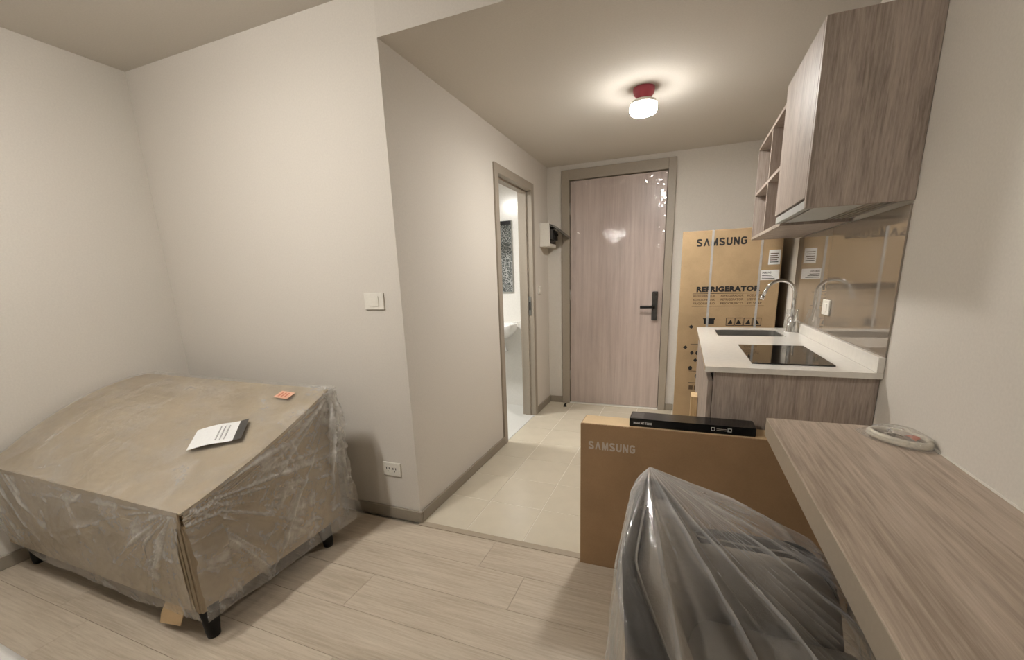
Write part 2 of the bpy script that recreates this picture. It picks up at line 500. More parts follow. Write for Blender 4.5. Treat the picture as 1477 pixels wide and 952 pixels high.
def wall(name, boxes, mat='paint'):
    mb = MB()
    for b in boxes: mb.box(*b)
    return tag(mb.build(name, M[mat]), kind='structure')
BD0, BD1, BDT = 1.098, 1.880, 1.952         # bathroom frame, outer
EX0, EX1, ET = 0.139, 1.093, 2.120          # entry frame, outer
wall('wall_left', [(-L - T, -L, YB, T, -0.06, HM + 0.1)])
wall('wall_facing', [(-L, 0.0, 0.0, T, -0.06, HM + 0.1)])
wall('wall_corridor', [(-T, 0.0, T, BD0 + 0.03, -0.06, HC + 0.2), (-T, 0.0, BD1 - 0.03, D, -0.06, HC + 0.2), (-T, 0.0, BD0 + 0.03, BD1 - 0.03, BDT - 0.03, HC + 0.2)])
wall('wall_entry', [(-T, EX0 + 0.03, D, D + 0.12, -0.06, HC + 0.2), (EX1 - 0.03, W, D, D + 0.12, -0.06, HC + 0.2), (EX0 + 0.03, EX1 - 0.03, D, D + 0.12, ET - 0.03, HC + 0.2)])
wall('wall_right', [(W, W + T, YB, D + 0.12, -0.06, HM + 0.1)])
wall('wall_behind', [(-L - T, W + T, YB - T, YB, -0.06, HM + 0.1)])
wall('ceiling', [(-L - T, W + T, YB - T, 0.0, HM, HM + 0.1)], 'ceil')
wall('ceiling_corridor', [(0.0, W, 0.0, D, HC, HM + 0.1)], 'ceil')
# bathroom shell
BZ = -0.04
wall('floor_bathroom', [(-L, -T, T, D, -0.1, BZ), (-T, -0.002, BD0 + 0.03, BD1 - 0.03, -0.06, 0.001)], 'bfloor')
wall('wall_bathroom_far', [(-L, -T, D, D + 0.12, -0.1, 2.3)], 'btile')
wall('wall_bathroom_side', [(-L - T, -L, T, D + 0.12, -0.1, 2.3)], 'btile')
wall('wall_bathroom_near', [(-L, -T, T, T + 0.012, BZ, 2.25)], 'deco')
wall('wall_bathroom_ledge', [(-L, -T - 0.001, D - 0.09, D, BZ, 0.80)], 'btile')
wall('ceiling_bathroom', [(-L, -T, T, D, 2.1, 2.2)], 'ceil')

def baseboard(name, x0, x1, y0, y1):
    tag(MB().box(x0, x1, y0, y1, 0.0, 0.062, 0.003).build(name, M['base']), kind='structure')
bt = 0.013
baseboard('baseboard_left', -L, -L + bt, YB, -bt)
baseboard('baseboard_facing', -L, bt, -bt, 0.0)
baseboard('baseboard_corridor', 0.0, bt, 0.0, BD0)
baseboard('baseboard_corridor_end', 0.0, bt, BD1, D)
baseboard('baseboard_entry_left', bt, EX0, D - bt, D)
baseboard('baseboard_entry_right', EX1, 1.16, D - bt, D)
baseboard('baseboard_right', W - bt, W, YB, 0.05)

# bathroom doorway: frame, stop, strike plate
d2 = struct('door_2', (0, (BD0 + BD1) / 2, 0))
fw = 0.058
m = MB()
m.box(-T - 0.01, 0.014, BD0, BD0 + fw, 0.0, BDT, 0.002)
m.box(-T - 0.01, 0.014, BD1 - fw, BD1, 0.0, BDT, 0.002)
m.box(-T - 0.01, 0.0138, BD0 + fw, BD1 - fw, BDT - fw, BDT, 0.002)
m.build('door_frame', M['frame'], d2)
m = MB()
m.box(-T + 0.02, -0.035, BD0 + fw, BD0 + fw + 0.012, 0.0, BDT - fw)
m.box(-T + 0.02, -0.035, BD1 - fw - 0.012, BD1 - fw, 0.0, BDT - fw)
m.box(-T + 0.02, -0.035, BD0 + fw + 0.012, BD1 - fw - 0.012, BDT - fw - 0.012, BDT - fw)
m.build('door_stop', M['frame'], d2)
sp = MB().box(-0.032, -0.008, BD1 - fw - 0.003, BD1 - fw, 0.90, 1.06, 0.001).build('strike_plate', M['steel'], d2)
MB().box(-0.026, -0.014, BD1 - fw - 0.0045, BD1 - fw - 0.0025, 0.945, 1.015).build('strike_hole', M['dark'], sp)

# entry door: frame, leaf, protective film, lock
d1 = struct('door_1', ((EX0 + EX1) / 2, D, 0))
ix0, ix1, it = 0.209, 1.032, 2.035
m = MB()
m.box(EX0, ix0, D - 0.022, D + 0.10, 0.0, ET, 0.002)
m.box(ix1, EX1, D - 0.022, D + 0.10, 0.0, ET, 0.002)
m.box(ix0, ix1, D - 0.0218, D + 0.10, it, ET, 0.002)
m.build('door_frame', M['frame'], d1)
leaf = MB().box(ix0 + 0.005, ix1 - 0.005, D + 0.004, D + 0.05, 0.012, it - 0.005, 0.002).build('door_leaf', M['doorwood'], d1)
MB().box(ix0, ix1, D + 0.05, D + 0.09, 0.0, it).build('door_stop', M['dark'], d1)
MB().box(ix0, ix1, D - 0.022, D + 0.06, 0.0, 0.009, 0.002).build('threshold', M['stone'], d1)
for z in (0.28, 1.05, 1.80):
    MB().tube([(ix0 + 0.003, D - 0.004, z - 0.05), (ix0 + 0.003, D - 0.004, z + 0.05)], 0.006, 8).build('hinge', M['steel'], d1, smooth=True)
def film_pt(u, v):
    x = ix0 + 0.012 + u * (ix1 - ix0 - 0.02); z = 0.03 + v * (it - 0.045)
    e = min(u, 1 - u) * 0.82; e2 = min(v, 1 - v) * 2.0
    k = max(0.0, 1 - e / 0.07) + max(0.0, 1 - e2 / 0.08)
    dy = 0.0035 + 0.016 * k * abs(noise.noise((x * 30, 3.1, z * 14))) + 0.0016 * abs(noise.noise((x * 2.5, 8.0, z * 2.0)))
    return (x, D + 0.003 - dy, z)
MB().grid(film_pt, 60, 130).build('protective_film', M['film'], leaf, smooth=True)
lock = MB().box(0.944, 0.992, D - 0.030, D + 0.004, 0.815, 1.065, 0.008, 3).build('smart_lock', M['black'], d1)
lock['label'] = 'black smart lock with lever still in clear film'
m = MB()
m.tube([(0.958, D - 0.028, 0.935), (0.958, D - 0.062, 0.935)], 0.011, 14)
m.tube([(0.968, D - 0.064, 0.935), (0.93, D - 0.066, 0.935), (0.85, D - 0.064, 0.935)], 0.0115, 12)
m.build('lever', M['matblack'], lock, smooth=True)
MB().box(0.950, 0.986, D - 0.0325, D - 0.0295, 0.965, 1.055, 0.001).build('keypad', M['hobglass'], lock)
def lf(u, v):
    x = 0.938 + u * 0.06; z = 0.80 + v * 0.28
    return (x, D - 0.034 - 0.006 * abs(noise.noise((x * 60, 1.0, z * 30))) + 0.02 * max(0, abs(u - 0.5) - 0.40) * 4, z)
MB().grid(lf, 10, 36).build('lock_film', M['film'], lock, smooth=True)

# ------------------------------------------------------------------ lamps
def ceiling_lamp(x, y, zc, glow, label, group):
    t = thing('ceiling_lamp', (x, y, zc), label, 'lamp', group)
    MB().lathe([(0.056, 0.0), (0.056, -0.012), (0.050, -0.03), (0.034, -0.046), (0.030, -0.052)], (x, y, zc)).build('lamp_socket', M['maroon'], t, smooth=True)
    b = MB().lathe([(0.026, -0.050), (0.050, -0.056), (0.064, -0.063), (0.0695, -0.072), (0.0695, -0.078)], (x, y, zc)).build('bulb_collar', M['white'], t, smooth=True)
    MB().lathe([(0.070, -0.0785), (0.070, -0.108), (0.065, -0.118), (0.05, -0.124), (0.0, -0.126)], (x, y, zc)).build('bulb', glow, t, smooth=True)
    return t
ceiling_lamp(0.945, 0.97, HC, M['bulb'], 'lit white bulb in a maroon holder on the corridor ceiling', None)
ceiling_lamp(-0.40, -1.20, HM, M['bulb_main'], 'lit white bulb in a maroon holder on the ceiling before the sofa', None)
ceiling_lamp(-0.45, -5.1, HM, M['bulb_far'], 'lit white bulb in a maroon holder by the wall opposite the entry door', None)
bl = thing('bathroom_light', (-0.75, 1.2, 2.1), 'round white ceiling light in the bathroom', 'lamp')
MB().lathe([(0.12, 0.0), (0.12, -0.02), (0.11, -0.028)], (-0.75, 1.2, 2.1)).build('light_rim', M['white'], bl, smooth=True)
MB().lathe([(0.108, -0.0285), (0.104, -0.033), (0.0, -0.035)], (-0.75, 1.2, 2.1)).build('diffuser', M['bathglow'], bl, smooth=True)
# ------------------------------------------------------------------ wrapped sofa
SX0, SX1, SY0, SY1, SZ0 = -1.585, -0.285, -0.885, -0.225, 0.115
sofa = thing('sofa', ((SX0 + SX1) / 2, (SY0 + SY1) / 2, 0), 'small sofa covered with cardboard and wrapped in clear polythene, standing on black legs', 'sofa')
def top_z(x, y):
    """height of the cardboard cover: low at the front, high at the back"""
    v = (y - SY0) / (SY1 - SY0); v = min(1, max(0, v))
    u = (x - SX0) / (SX1 - SX0); u = min(1, max(0, u))
    right = 0.51 + 0.245 * v - 0.02 * math.sin(math.pi * v)
    left = 0.50 + 0.262 * (1 - (1 - v) ** 1.9)
    k = u ** 1.6
    return left * (1 - k) + right * k + 0.004 * noise.noise((x * 3, y * 3, 0.3))
# legs
for lx, ly in ((-0.305, -0.862), (-0.315, -0.315), (-1.52, -0.850), (-1.52, -0.315)):
    sx = 0.008 if lx > -1 else -0.008
    sy = -0.008 if ly < -0.6 else 0.008
    MB().tube([(lx, ly, 0.0), (lx + sx * 0.2, ly + sy * 0.2, 0.02), (lx - sx, ly - sy, 0.125)], [0.021, 0.023, 0.034], 12).build('leg', M['matblack'], sofa, smooth=True)
# body under the cover
def sofa_block(x0, x1, y0, y1, z0, dz, nx, ny):
    mb = MB(); bm = mb.bm
    top = [[bm.verts.new((x0 + (x1 - x0) * i / nx, y0 + (y1 - y0) * j / ny, top_z(x0 + (x1 - x0) * i / nx, y0 + (y1 - y0) * j / ny) + dz)) for j in range(ny + 1)] for i in range(nx + 1)]
    zb = z0 if not callable(z0) else None
    bot = [[bm.verts.new((v.co.x, v.co.y, zb if zb is not None else z0(v.co.x, v.co.y))) for v in r] for r in top]
    for i in range(nx):
        for j in range(ny):
            bm.faces.new((top[i][j], top[i + 1][j], top[i + 1][j + 1], top[i][j + 1]))
            bm.faces.new((bot[i][j], bot[i][j + 1], bot[i + 1][j + 1], bot[i + 1][j]))
    for i in range(nx):
        bm.faces.new((top[i][0], bot[i][0], bot[i + 1][0], top[i + 1][0]))
        bm.faces.new((top[i][ny], top[i + 1][ny], bot[i + 1][ny], bot[i][ny]))
    for j in range(ny):
        bm.faces.new((top[0][j], top[0][j + 1], bot[0][j + 1], bot[0][j]))
        bm.faces.new((top[nx][j], bot[nx][j], bot[nx][j + 1], top[nx][j + 1]))
    return mb
sofa_block(SX0, SX1 - 0.055, SY0 + 0.012, SY1, SZ0, -0.062, 20, 10).build('sofa_body', M['cb_sofa'], sofa)
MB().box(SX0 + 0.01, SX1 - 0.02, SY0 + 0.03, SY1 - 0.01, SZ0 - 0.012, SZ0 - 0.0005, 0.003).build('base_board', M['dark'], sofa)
# stacked cover sheets, their edges fanned out along the right side
ns = 7
for k in range(ns):
    dz = -0.058 + k * 0.0085
    off = random.uniform(-0.006, 0.006)
    th = 0.0058
    xr = SX1 + off + (0.004 if k == ns - 1 else 0)
    sofa_block(SX0, xr, SY0 + random.uniform(-0.006, 0.004) - (0.006 if k == ns - 1 else 0), SY1 + random.uniform(-0.004, 0.004), (lambda d: (lambda x, y: top_z(x, y) + d - 0.0058))(dz), dz, 16, 10).build('cardboard_sheet', M['cb_edge'] if k < ns - 1 else M['cb_sofa'], sofa)
# upright sheets against the right side, front sheets
for k in range(5):
    x1 = SX1 - 0.002 - k * 0.0108
    y0 = SY0 + random.uniform(-0.010, -0.004)
    n = 10
    poly = [(x1, y0, SZ0)] + [(x1, y0 + (SY1 - y0) * i / n, top_z(SX1, y0 + (SY1 - y0) * i / n) - 0.067) for i in range(n + 1)] + [(x1, SY1, SZ0)]
    MB().prism(poly, (-0.0098, 0, 0)).build('cardboard_sheet', M['cb_sofa'], sofa)
poly = [(SX0, SY0 - 0.008, SZ0 + 0.005)] + [(SX0 + (SX1 - 0.058 - SX0) * i / 12, SY0 - 0.008, top_z(SX0 + (SX1 - 0.058 - SX0) * i / 12, SY0) - 0.004) for i in range(13)] + [(SX1 - 0.003, SY0 - 0.008, top_z(SX1, SY0) - 0.004), (SX1 - 0.003, SY0 - 0.008, top_z(SX1, SY0) - 0.064), (SX1 - 0.046, SY0 - 0.008, top_z(SX1, SY0) - 0.068), (SX1 - 0.046, SY0 - 0.008, SZ0 + 0.005)]
MB().prism(poly, (0, -0.005, 0)).build('front_sheet', M['cb_sofa'], sofa)
MB().box(-0.86, -0.52, SY0 - 0.0165, SY0 - 0.0135, 0.13, 0.43, 0.001).build('front_flap', M['cb_sofa'], sofa)
# torn kraft flap hanging below the front
m = MB()
m.prism([(-0.490, -0.880, 0.125), (-0.390, -0.876, 0.125), (-0.425, -0.895, 0.028), (-0.525, -0.905, 0.022), (-0.515, -0.900, 0.06)], (0.0, -0.003, 0.0006))
m.build('torn_flap', M['cb_pale'], sofa)
# polythene wrap, open at the bottom, with creases
def wrap_surface():
    mb = MB(); bm = mb.bm
    g = 0.016
    C1 = Vector((SX1, SY0, 0.52)); C2 = Vector((SX1, SY1, 0.74)); C3 = Vector((SX0, SY0, 0.62))
    def folds(p):
        a = noise.noise((p.x * 4, p.y * 4, p.z * 4))
        out = []
        for C, sd, sc in ((C1, 1.0, 5.5), (C2, 7.0, 5.0), (C3, 13.0, 6.0)):
            d = p - C
            hz = (d.x if abs(p.y - SY0) < 0.1 else d.y)
            an = math.atan2(d.z, abs(hz) + 1e-4); r = d.length
            w = math.exp(-r / 0.75)
            n1 = abs(noise.noise((an * sc + a * 0.18, r * 0.5, sd)))
            n2 = abs(noise.noise((an * sc * 2.3 + a * 0.3, r * 1.3, sd + 3)))
            out.append(w * (0.75 * max(0, 1 - n1 * 3.2) ** 2 + 0.45 * max(0, 1 - n2 * 3.2) ** 2))
        n3 = abs(noise.noise((p.x * 9 + a, p.y * 9 + a * 2, p.z * 6 - a)))
        return max(out) + 0.25 * max(0, 1 - n3 * 3.5) ** 2
    def crease(p):
        return folds(p) * 0.020
    def hem(s):
        return 0.105 + 0.022 * noise.noise((s * 2.2, 5.0, 1.0)) + 0.012 * noise.noise((s * 7, 9.0, 1.0))
    def front(u, v):
        x = SX0 + 0.02 + (SX1 - SX0 - 0.02 + g) * u
        zt = top_z(x, SY0) + 0.004
        zb = hem(x) - 0.012 + 0.05 * max(0, 0.22 - u) / 0.22
        z = zb + (zt - zb) * v
        bow = 0.020 + 0.030 * math.sin(math.pi * min(1, 1 - v)) * (0.6 + 0.4 * noise.noise((x * 3, 0, 2)))
        p = Vector((x, SY0 - bow, z)); p.y -= crease(p) * (0.2 + 0.8 * math.sin(math.pi * min(1, v)))
        if v >= 1: p.y = SY0 - 0.016
        return p
    def side(u, v):
        y = SY0 - 0.012 + (SY1 - SY0 + 0.04) * u
        zt = top_z(SX1, min(y, SY1)) + 0.004
        zb = hem(4 + y) - 0.01
        z = zb + (zt - zb) * v
        bow = 0.014 + 0.032 * (1 - v) ** 0.7 * (0.5 + 0.6 * u)
        p = Vector((SX1 + bow, y, z)); p.x += crease(p) * (0.3 + 0.9 * min(1, (1 - v) * 4)) * 1.5 * min(1, 0.25 + v * 4)
        if v >= 1: p.x = SX1 + 0.012
        return p
    def top(u, v):
        x = SX0 + 0.02 + (SX1 - SX0 - 0.02 + 0.012) * u
        y = SY0 - 0.016 + (SY1 - SY0 + 0.028) * v
        p = Vector((x, y, top_z(x, y) + 0.004))
        e = min(1, min(v, 1 - v) * 8, (1 - u) * 12)
        p.z += crease(p) * 0.16 * e
        return p
    def back(u, v):
        x = SX0 + 0.02 + (SX1 - SX0 - 0.02 + g) * u
        zt = top_z(x, SY1) + 0.004; zb = hem(x + 9)
        p = Vector((x, SY1 + 0.014, zb + (zt - zb) * v)); p.y += crease(p) * 0.6
        return p
    mb.grid(front, 220, 72); mb.grid(side, 130, 84); mb.grid(top, 110, 56); mb.grid(back, 60, 24)
    ly = bm.verts.layers.float.new('crease')
    for v in bm.verts:
        p = v.co
        flat = 0.25 if p.z > top_z(p.x, p.y) - 0.01 else 1.0
        milk = max(0.0, noise.noise((p.x * 3.1, p.y * 3.1, p.z * 3.1 + 4)) + 0.1) * 0.9
        v[ly] = (1.15 * folds(p) ** 1.7 + 0.10 + milk * 0.25) if flat == 1.0 else 0.12 * folds(p) ** 2
    bmesh.ops.remove_doubles(bm, verts=bm.verts[:], dist=0.003)
    return mb
wrap_surface().build('plastic_wrap', M['wrap'], sofa, smooth=True)
# loose fold of film at the back right corner
def fold(u, v):
    z = 0.10 + 0.63 * v
    w = 0.085 * (1 - v) ** 0.8 + 0.006
    x = SX1 + 0.012 + 0.05 * (1 - v) * u + 0.012 * noise.noise((u * 4, v * 9, 2))
    yy = SY1 - 0.04 + w * u + 0.012 * noise.noise((u * 5, v * 7, 7))
    return (x + 0.012, yy, z)
MB().grid(fold, 10, 46).build('plastic_fold', M['wrap'], sofa, smooth=True)
# pink sticker
def on_top(x, y, dz): return Vector((x, y, top_z(x, y) + dz))
def patch(name, mat, parent, pts, dz, th=0.0006):
    poly = [on_top(x, y, dz) for x, y in pts]
    return MB().prism(poly, (0, 0, th)).build(name, mat, parent)
st = patch('sticker', M['pink'], sofa, [(-0.491, -0.333), (-0.410, -0.333), (-0.405, -0.290), (-0.486, -0.288)], 0.008)
for k in range(3):
    a = k * 0.018
    patch('sticker_print', M['red'], st, [(-0.475 + a, -0.325), (-0.467 + a, -0.325), (-0.463 + a, -0.298), (-0.471 + a, -0.298)], 0.0088, 0.0002)
# delivery note lying on the sofa, its dark end curled
nt = thing('delivery_note', on_top(-0.52, -0.58, 0.006), 'white handwritten paper slip with a dark grey end lying on the wrapped sofa', 'paper')
NA = Vector((-0.566, -0.680)); ND = Vector((0.172, 0.104)); NP = Vector((-0.072, 0.098))
def slip(u, v, dz=0.0):
    q = NA + ND * u + NP * v
    return Vector((q.x, q.y, top_z(q.x, q.y) + 0.009 + dz + 0.012 * math.sin(u * math.pi * 1.2) * 0.6 + 0.014 * max(0, u - 0.7) ** 1.2 * 3))
MB().grid(lambda u, v: slip(u * 0.84, v), 14, 4).build('paper_sheet', M['paper'], nt, smooth=True)
MB().grid(lambda u, v: slip(0.84 + u * 0.16, v), 5, 4).build('dark_end', M['greyfilm'], nt, smooth=True)
def squiggle(u0, seed):
    pts = []
    for i in range(40):
        v = 0.15 + 0.7 * i / 39
        pts.append(slip(u0 + 0.016 * math.sin(i * 1.3 + seed) + 0.008 * noise.noise((i * 0.7, seed, 0)), v, 0.0008))
    return pts
for u0, s in ((0.50, 1.0), (0.58, 2.0), (0.66, 3.0)):
    MB().tube(squiggle(u0, s), 0.0008, 4).build('handwriting', M['ink'], nt)

# white bundle at the edge of the picture
def bundle(u, v):
    a = 2 * math.pi * u; b = math.pi * v
    r = 1 + 0.06 * noise.noise((math.cos(a) * 2, math.sin(a) * 2, b * 2))
    sg = lambda t, e: math.copysign(abs(t) ** (e * 0.7), t)
    return Vector((-0.85 + 0.38 * r * sg(math.cos(a), 0.6) * sg(math.sin(b), 0.6), -1.405 + 0.22 * r * sg(math.sin(a), 0.6) * sg(math.sin(b), 0.6), 0.055 - 0.055 * sg(math.cos(b), 0.6)))
bd = MB().grid(bundle, 40, 20); bmesh.ops.remove_doubles(bd.bm, verts=bd.bm.verts[:], dist=0.0005)
tag(bd.build('packing_bundle', M['sheetwhite'], smooth=True), 'soft white packing bundle lying on the laminate floor in front of the sofa', 'bundle')

# ------------------------------------------------------------------ switches and outlets on the walls
ws = thing('wall_switch', (-0.148, 0, 1.09), 'white single rocker light switch plate on the wall beside the corridor corner', 'switch')
MB().box(-0.203, -0.093, -0.009, 0.0, 1.088, 1.165, 0.003, 2).build('switch_plate', M['white'], ws)
MB().box(-0.176, -0.120, -0.0125, -0.008, 1.103, 1.150, 0.002, 2).build('rocker', M['white'], ws)
wo = thing('wall_outlet', (-0.148, 0, 0.24), 'white double power outlet low on the wall beside the corridor corner', 'outlet')
MB().box(-0.205, -0.095, -0.009, 0.0, 0.240, 0.313, 0.003, 2).build('outlet_plate', M['white'], wo)
for cx in (-0.170, -0.130):
    f = MB().box(cx - 0.017, cx + 0.017, -0.0105, -0.0085, 0.258, 0.295, 0.001).build('socket_face', M['white'], wo)
    m = MB()
    m.box(cx - 0.010, cx - 0.006, -0.0112, -0.0100, 0.276, 0.287); m.box(cx + 0.006, cx + 0.010, -0.0112, -0.0100, 0.276, 0.287)
    m.tube([(cx, -0.0112, 0.266), (cx, -0.0100, 0.266)], 0.003, 10)
    m.build('socket_holes', M['dark'], f)
bs = thing('bell_switch', (0, 2.03, 1.06), 'small white switch plate on the wall below the fuse box', 'switch')
MB().box(0.0, 0.009, 1.99, 2.06, 1.07, 1.14, 0.002).build('switch_plate', M['white'], bs)
MB().box(0.008, 0.0115, 2.005, 2.045, 1.085, 1.125, 0.001).build('rocker', M['white'], bs)

# fuse box with its lid hanging open
fb = thing('fuse_box', (0.045, 2.16, 1.47), 'white fuse box with smoked lid open, on the wall beside the entry door', 'fuse box')
MB().box(0.0, 0.088, 2.06, 2.272, 1.475, 1.672, 0.004, 2).build('housing', M['white'], fb)
fp = MB().box(0.088, 0.0895, 2.075, 2.257, 1.50, 1.645).build('breaker_bay', M['greyfilm'], fb)
for k in range(6):
    br = MB().box(0.0895, 0.110, 2.085 + k * 0.028, 2.111 + k * 0.028, 1.535, 1.615, 0.002).build('breaker', M['matblack'] if k % 2 else M['greyfilm'], fb)
    MB().box(0.110, 0.117, 2.093 + k * 0.028, 2.103 + k * 0.028, 1.572, 1.59, 0.001).build('toggle', M['dark'], br)
MB().box(0.088, 0.094, 2.068, 2.264, 1.49, 1.66, 0.002, rot=Matrix.Rotation(math.radians(-52), 3, 'Y'), pivot=(0.09, 2.16, 1.658)).build('lid', M['greyfilm'], fb)

# door stop
ds = thing('door_wedge', (0.192, 2.165, 0), 'small black door stop on the tiles by the entry door', 'door stop')
MB().lathe([(0.018, 0.0), (0.018, 0.006), (0.010, 0.012), (0.008, 0.022), (0.004, 0.028)], (0.192, 2.165, 0), 14).build('stop_base', M['matblack'], ds, smooth=True)
MB().tube([(0.192, 2.165, 0.018), (0.205, 2.158, 0.030)], 0.006, 10).build('rubber_tip', M['dark'], ds, smooth=True)

# ------------------------------------------------------------------ bathroom things
bm_ = thing('bathroom_mirror', (-0.68, D, 1.08), 'frameless wall mirror above the washbasin', 'mirror')
MB().box(-1.0, -0.352, D - 0.018, D, 1.085, 1.748, 0.002).build('mirror_board', M['hoodgrey'], bm_)
MB().box(-0.998, -0.355, D - 0.0205, D - 0.0182, 1.088, 1.745).build('mirror_glass', M['mirror'], bm_)
wb = thing('washbasin', (-0.5, 2.1, 0.6), 'white ceramic washbasin on the bathroom wall', 'washbasin')
m = MB()
n = 32
def ell(sc, z, i, cy=2.05):
    a = 2 * math.pi * i / n
    sg = lambda t: math.copysign(abs(t) ** 0.6, t)
    return (-0.50 + 0.25 * sc * sg(math.cos(a)), cy + 0.16 * sc * sg(math.sin(a)), z)
rings = [[m.bm.verts.new(ell(s, z, i, c)) for i in range(n)] for s, z, c in ((0.35, 0.655, 2.1), (0.75, 0.68, 2.07), (0.96, 0.74, 2.05), (1.0, 0.79, 2.05), (0.98, 0.80, 2.05), (0.86, 0.797, 2.05), (0.78, 0.74, 2.05), (0.4, 0.70, 2.06))]
for A, B in zip(rings, rings[1:]):
    for i in range(n): m.bm.faces.new((A[i], A[(i + 1) % n], B[(i + 1) % n], B[i]))
m.bm.faces.new(rings[0][::-1]); m.bm.faces.new(rings[-1])
m.build('basin', M['ceramic'], wb, smooth=True)
MB().tube([(-0.46, 2.1, 0.66), (-0.46, 2.1, 0.56), (-0.46, 2.11, 0.54), (-0.46, 2.14, 0.535), (-0.46, 2.19, 0.55), (-0.46, 2.21, 0.56)], 0.017, 12).build('waste_trap', M['chrome'], wb, smooth=True)
MB().tube([(-0.40, 2.205, 0.52), (-0.40, 2.16, 0.52), (-0.40, 2.15, 0.56), (-0.41, 2.12, 0.67)], 0.007, 8).build('supply_hose', M['chrome'], wb, smooth=True)
sc = thing('shower_screen', (-1.2, 0.9, BZ), 'black framed shower screen in the bathroom', 'shower screen')
MB().box(-1.30, -1.24, 0.80, 0.83, BZ, 1.95, 0.003).build('post', M['matblack'], sc)
MB().box(-1.30, -0.72, 0.80, 0.83, 1.90, 1.95, 0.003).build('rail', M['matblack'], sc)

# ------------------------------------------------------------------ kitchen
WX, WY0, WY1, WZ = 1.289, 0.054, 1.346, 0.867
# base cabinet
bc = thing('base_cabinet', (1.57, 0.7, 0), 'grey oak kitchen base cabinet under the white worktop', 'cabinet')
cf = 1.322
MB().box(cf, W - 0.002, 0.072, 0.090, 0.0, WZ - 0.0205, 0.001).build('end_panel', M['cab'], bc)
MB().box(cf, W - 0.002, WY1 - 0.022, WY1 - 0.004, 0.0, WZ - 0.0205, 0.001).build('end_panel', M['cab'], bc)
MB().box(cf + 0.02, W - 0.003, 0.091, WY1 - 0.023, 0.08, 0.10).build('bottom_panel', M['cab'], bc)
MB().box(W - 0.012, W - 0.003, 0.091, WY1 - 0.023, 0.101, WZ - 0.021).build('back_panel', M['cab'], bc)
MB().box(cf + 0.05, cf + 0.065, 0.091, WY1 - 0.023, 0.0, 0.078).build('plinth', M['base'], bc)
dw = (WY1 - 0.023 - 0.091) / 2
for k in range(2):
    y0 = 0.091 + k * dw
    d = MB().box(cf - 0.019, cf - 0.001, y0 + 0.0015, y0 + dw - 0.0015, 0.085, WZ - 0.062, 0.0015).build('door', M['cab'], bc)
    MB().box(cf + 0.004, cf + 0.018, y0 + 0.002, y0 + dw - 0.002, WZ - 0.060, WZ - 0.022).build('finger_rail', M['dark'], bc)
# worktop with sink cut-out and upstand
SNK = (1.386, 1.712, 0.945, 1.235)
wt = thing('worktop', (1.55, 0.7, WZ - 0.02), 'white stone kitchen worktop with upstand along the wall', 'worktop')
m = MB()
z0, z1 = WZ - 0.02, WZ
m.box(WX, W - 0.001, WY0, SNK[2], z0, z1); m.box(WX, W - 0.001, SNK[3], WY1, z0, z1)
m.box(WX, SNK[0], SNK[2], SNK[3], z0, z1); m.box(SNK[1], W - 0.001, SNK[2], SNK[3], z0, z1)
bmesh.ops.remove_doubles(m.bm, verts=m.bm.verts[:], dist=0.0001)
m.build('slab', M['stone'], wt)
MB().box(W - 0.020, W - 0.001, WY0, WY1 + 0.0, WZ, WZ + 0.052, 0.0015).build('upstand', M['stone'], wt)
# sink
sk = thing('kitchen_sink', (1.55, 1.09, WZ - 0.19), 'stainless steel sink bowl set into the white worktop', 'sink')
a, b, c, d = SNK
m = MB(); bm = m.bm
def rr(inset, z, r=0.05, k=5):
    pts = []
    for (cx, cy, a0) in ((b - inset - r, d - inset - r, 0), (a + inset + r, d - inset - r, 90), (a + inset + r, c + inset + r, 180), (b - inset - r, c + inset + r, 270)):
        for i in range(k + 1):
            t = math.radians(a0 + 90 * i / k)
            pts.append((cx + r * math.cos(t), cy + r * math.sin(t), z))
    return [bm.verts.new(p) for p in pts]
R_ = [rr(0.0, WZ - 0.003, 0.012), rr(0.004, WZ - 0.003, 0.04), rr(0.006, WZ - 0.17, 0.04), rr(0.02, WZ - 0.185, 0.04), rr(0.12, WZ - 0.188, 0.02)]
for A, B in zip(R_, R_[1:]):
    for i in range(len(A)): bm.faces.new((A[i], A[(i + 1) % len(A)], B[(i + 1) % len(B)], B[i]))
bm.faces.new(R_[-1])
m.build('bowl', M['steel'], sk, smooth=False)
MB().lathe([(0.038, 0.0), (0.038, 0.003), (0.028, 0.004), (0.026, 0.001)], ((a + b) / 2, (c + d) / 2, WZ - 0.1875), 20).build('drain', M['chrome'], sk, smooth=True)
# faucet
FX, FY = 1.768, 1.13
fa = thing('faucet', (FX, FY, WZ), 'chrome gooseneck kitchen faucet behind the sink', 'faucet')
MB().lathe([(0.027, 0.0), (0.027, 0.006), (0.021, 0.010), (0.021, 0.075), (0.018, 0.082), (0.013, 0.088)], (FX, FY, WZ), 20).build('body', M['chrome'], fa, smooth=True)
path = [(FX, FY, WZ + 0.08), (FX, FY, WZ + 0.20)]
RC, ZC = 0.073, WZ + 0.213
for i in range(15):
    t = math.radians(0 + 165 * i / 14)
    path.append((FX - RC + RC * math.cos(t), FY - 0.12 * RC * (1 - math.cos(t)), ZC + RC * math.sin(t)))
path.append((path[-1][0] - 0.012, path[-1][1], path[-1][2] - 0.03))
MB().tube(path, 0.0095, 14).build('spout', M['chrome'], fa, smooth=True)
MB().tube([path[-1], (path[-1][0] - 0.006, path[-1][1], path[-1][2] - 0.018)], 0.0115, 14).build('aerator', M['chrome'], fa, smooth=True)
MB().tube([(FX + 0.004, FY - 0.018, WZ + 0.055), (FX + 0.008, FY - 0.045, WZ + 0.075), (FX + 0.012, FY - 0.060, WZ + 0.13)], [0.009, 0.006, 0.004], 10).build('lever', M['chrome'], fa, smooth=True)
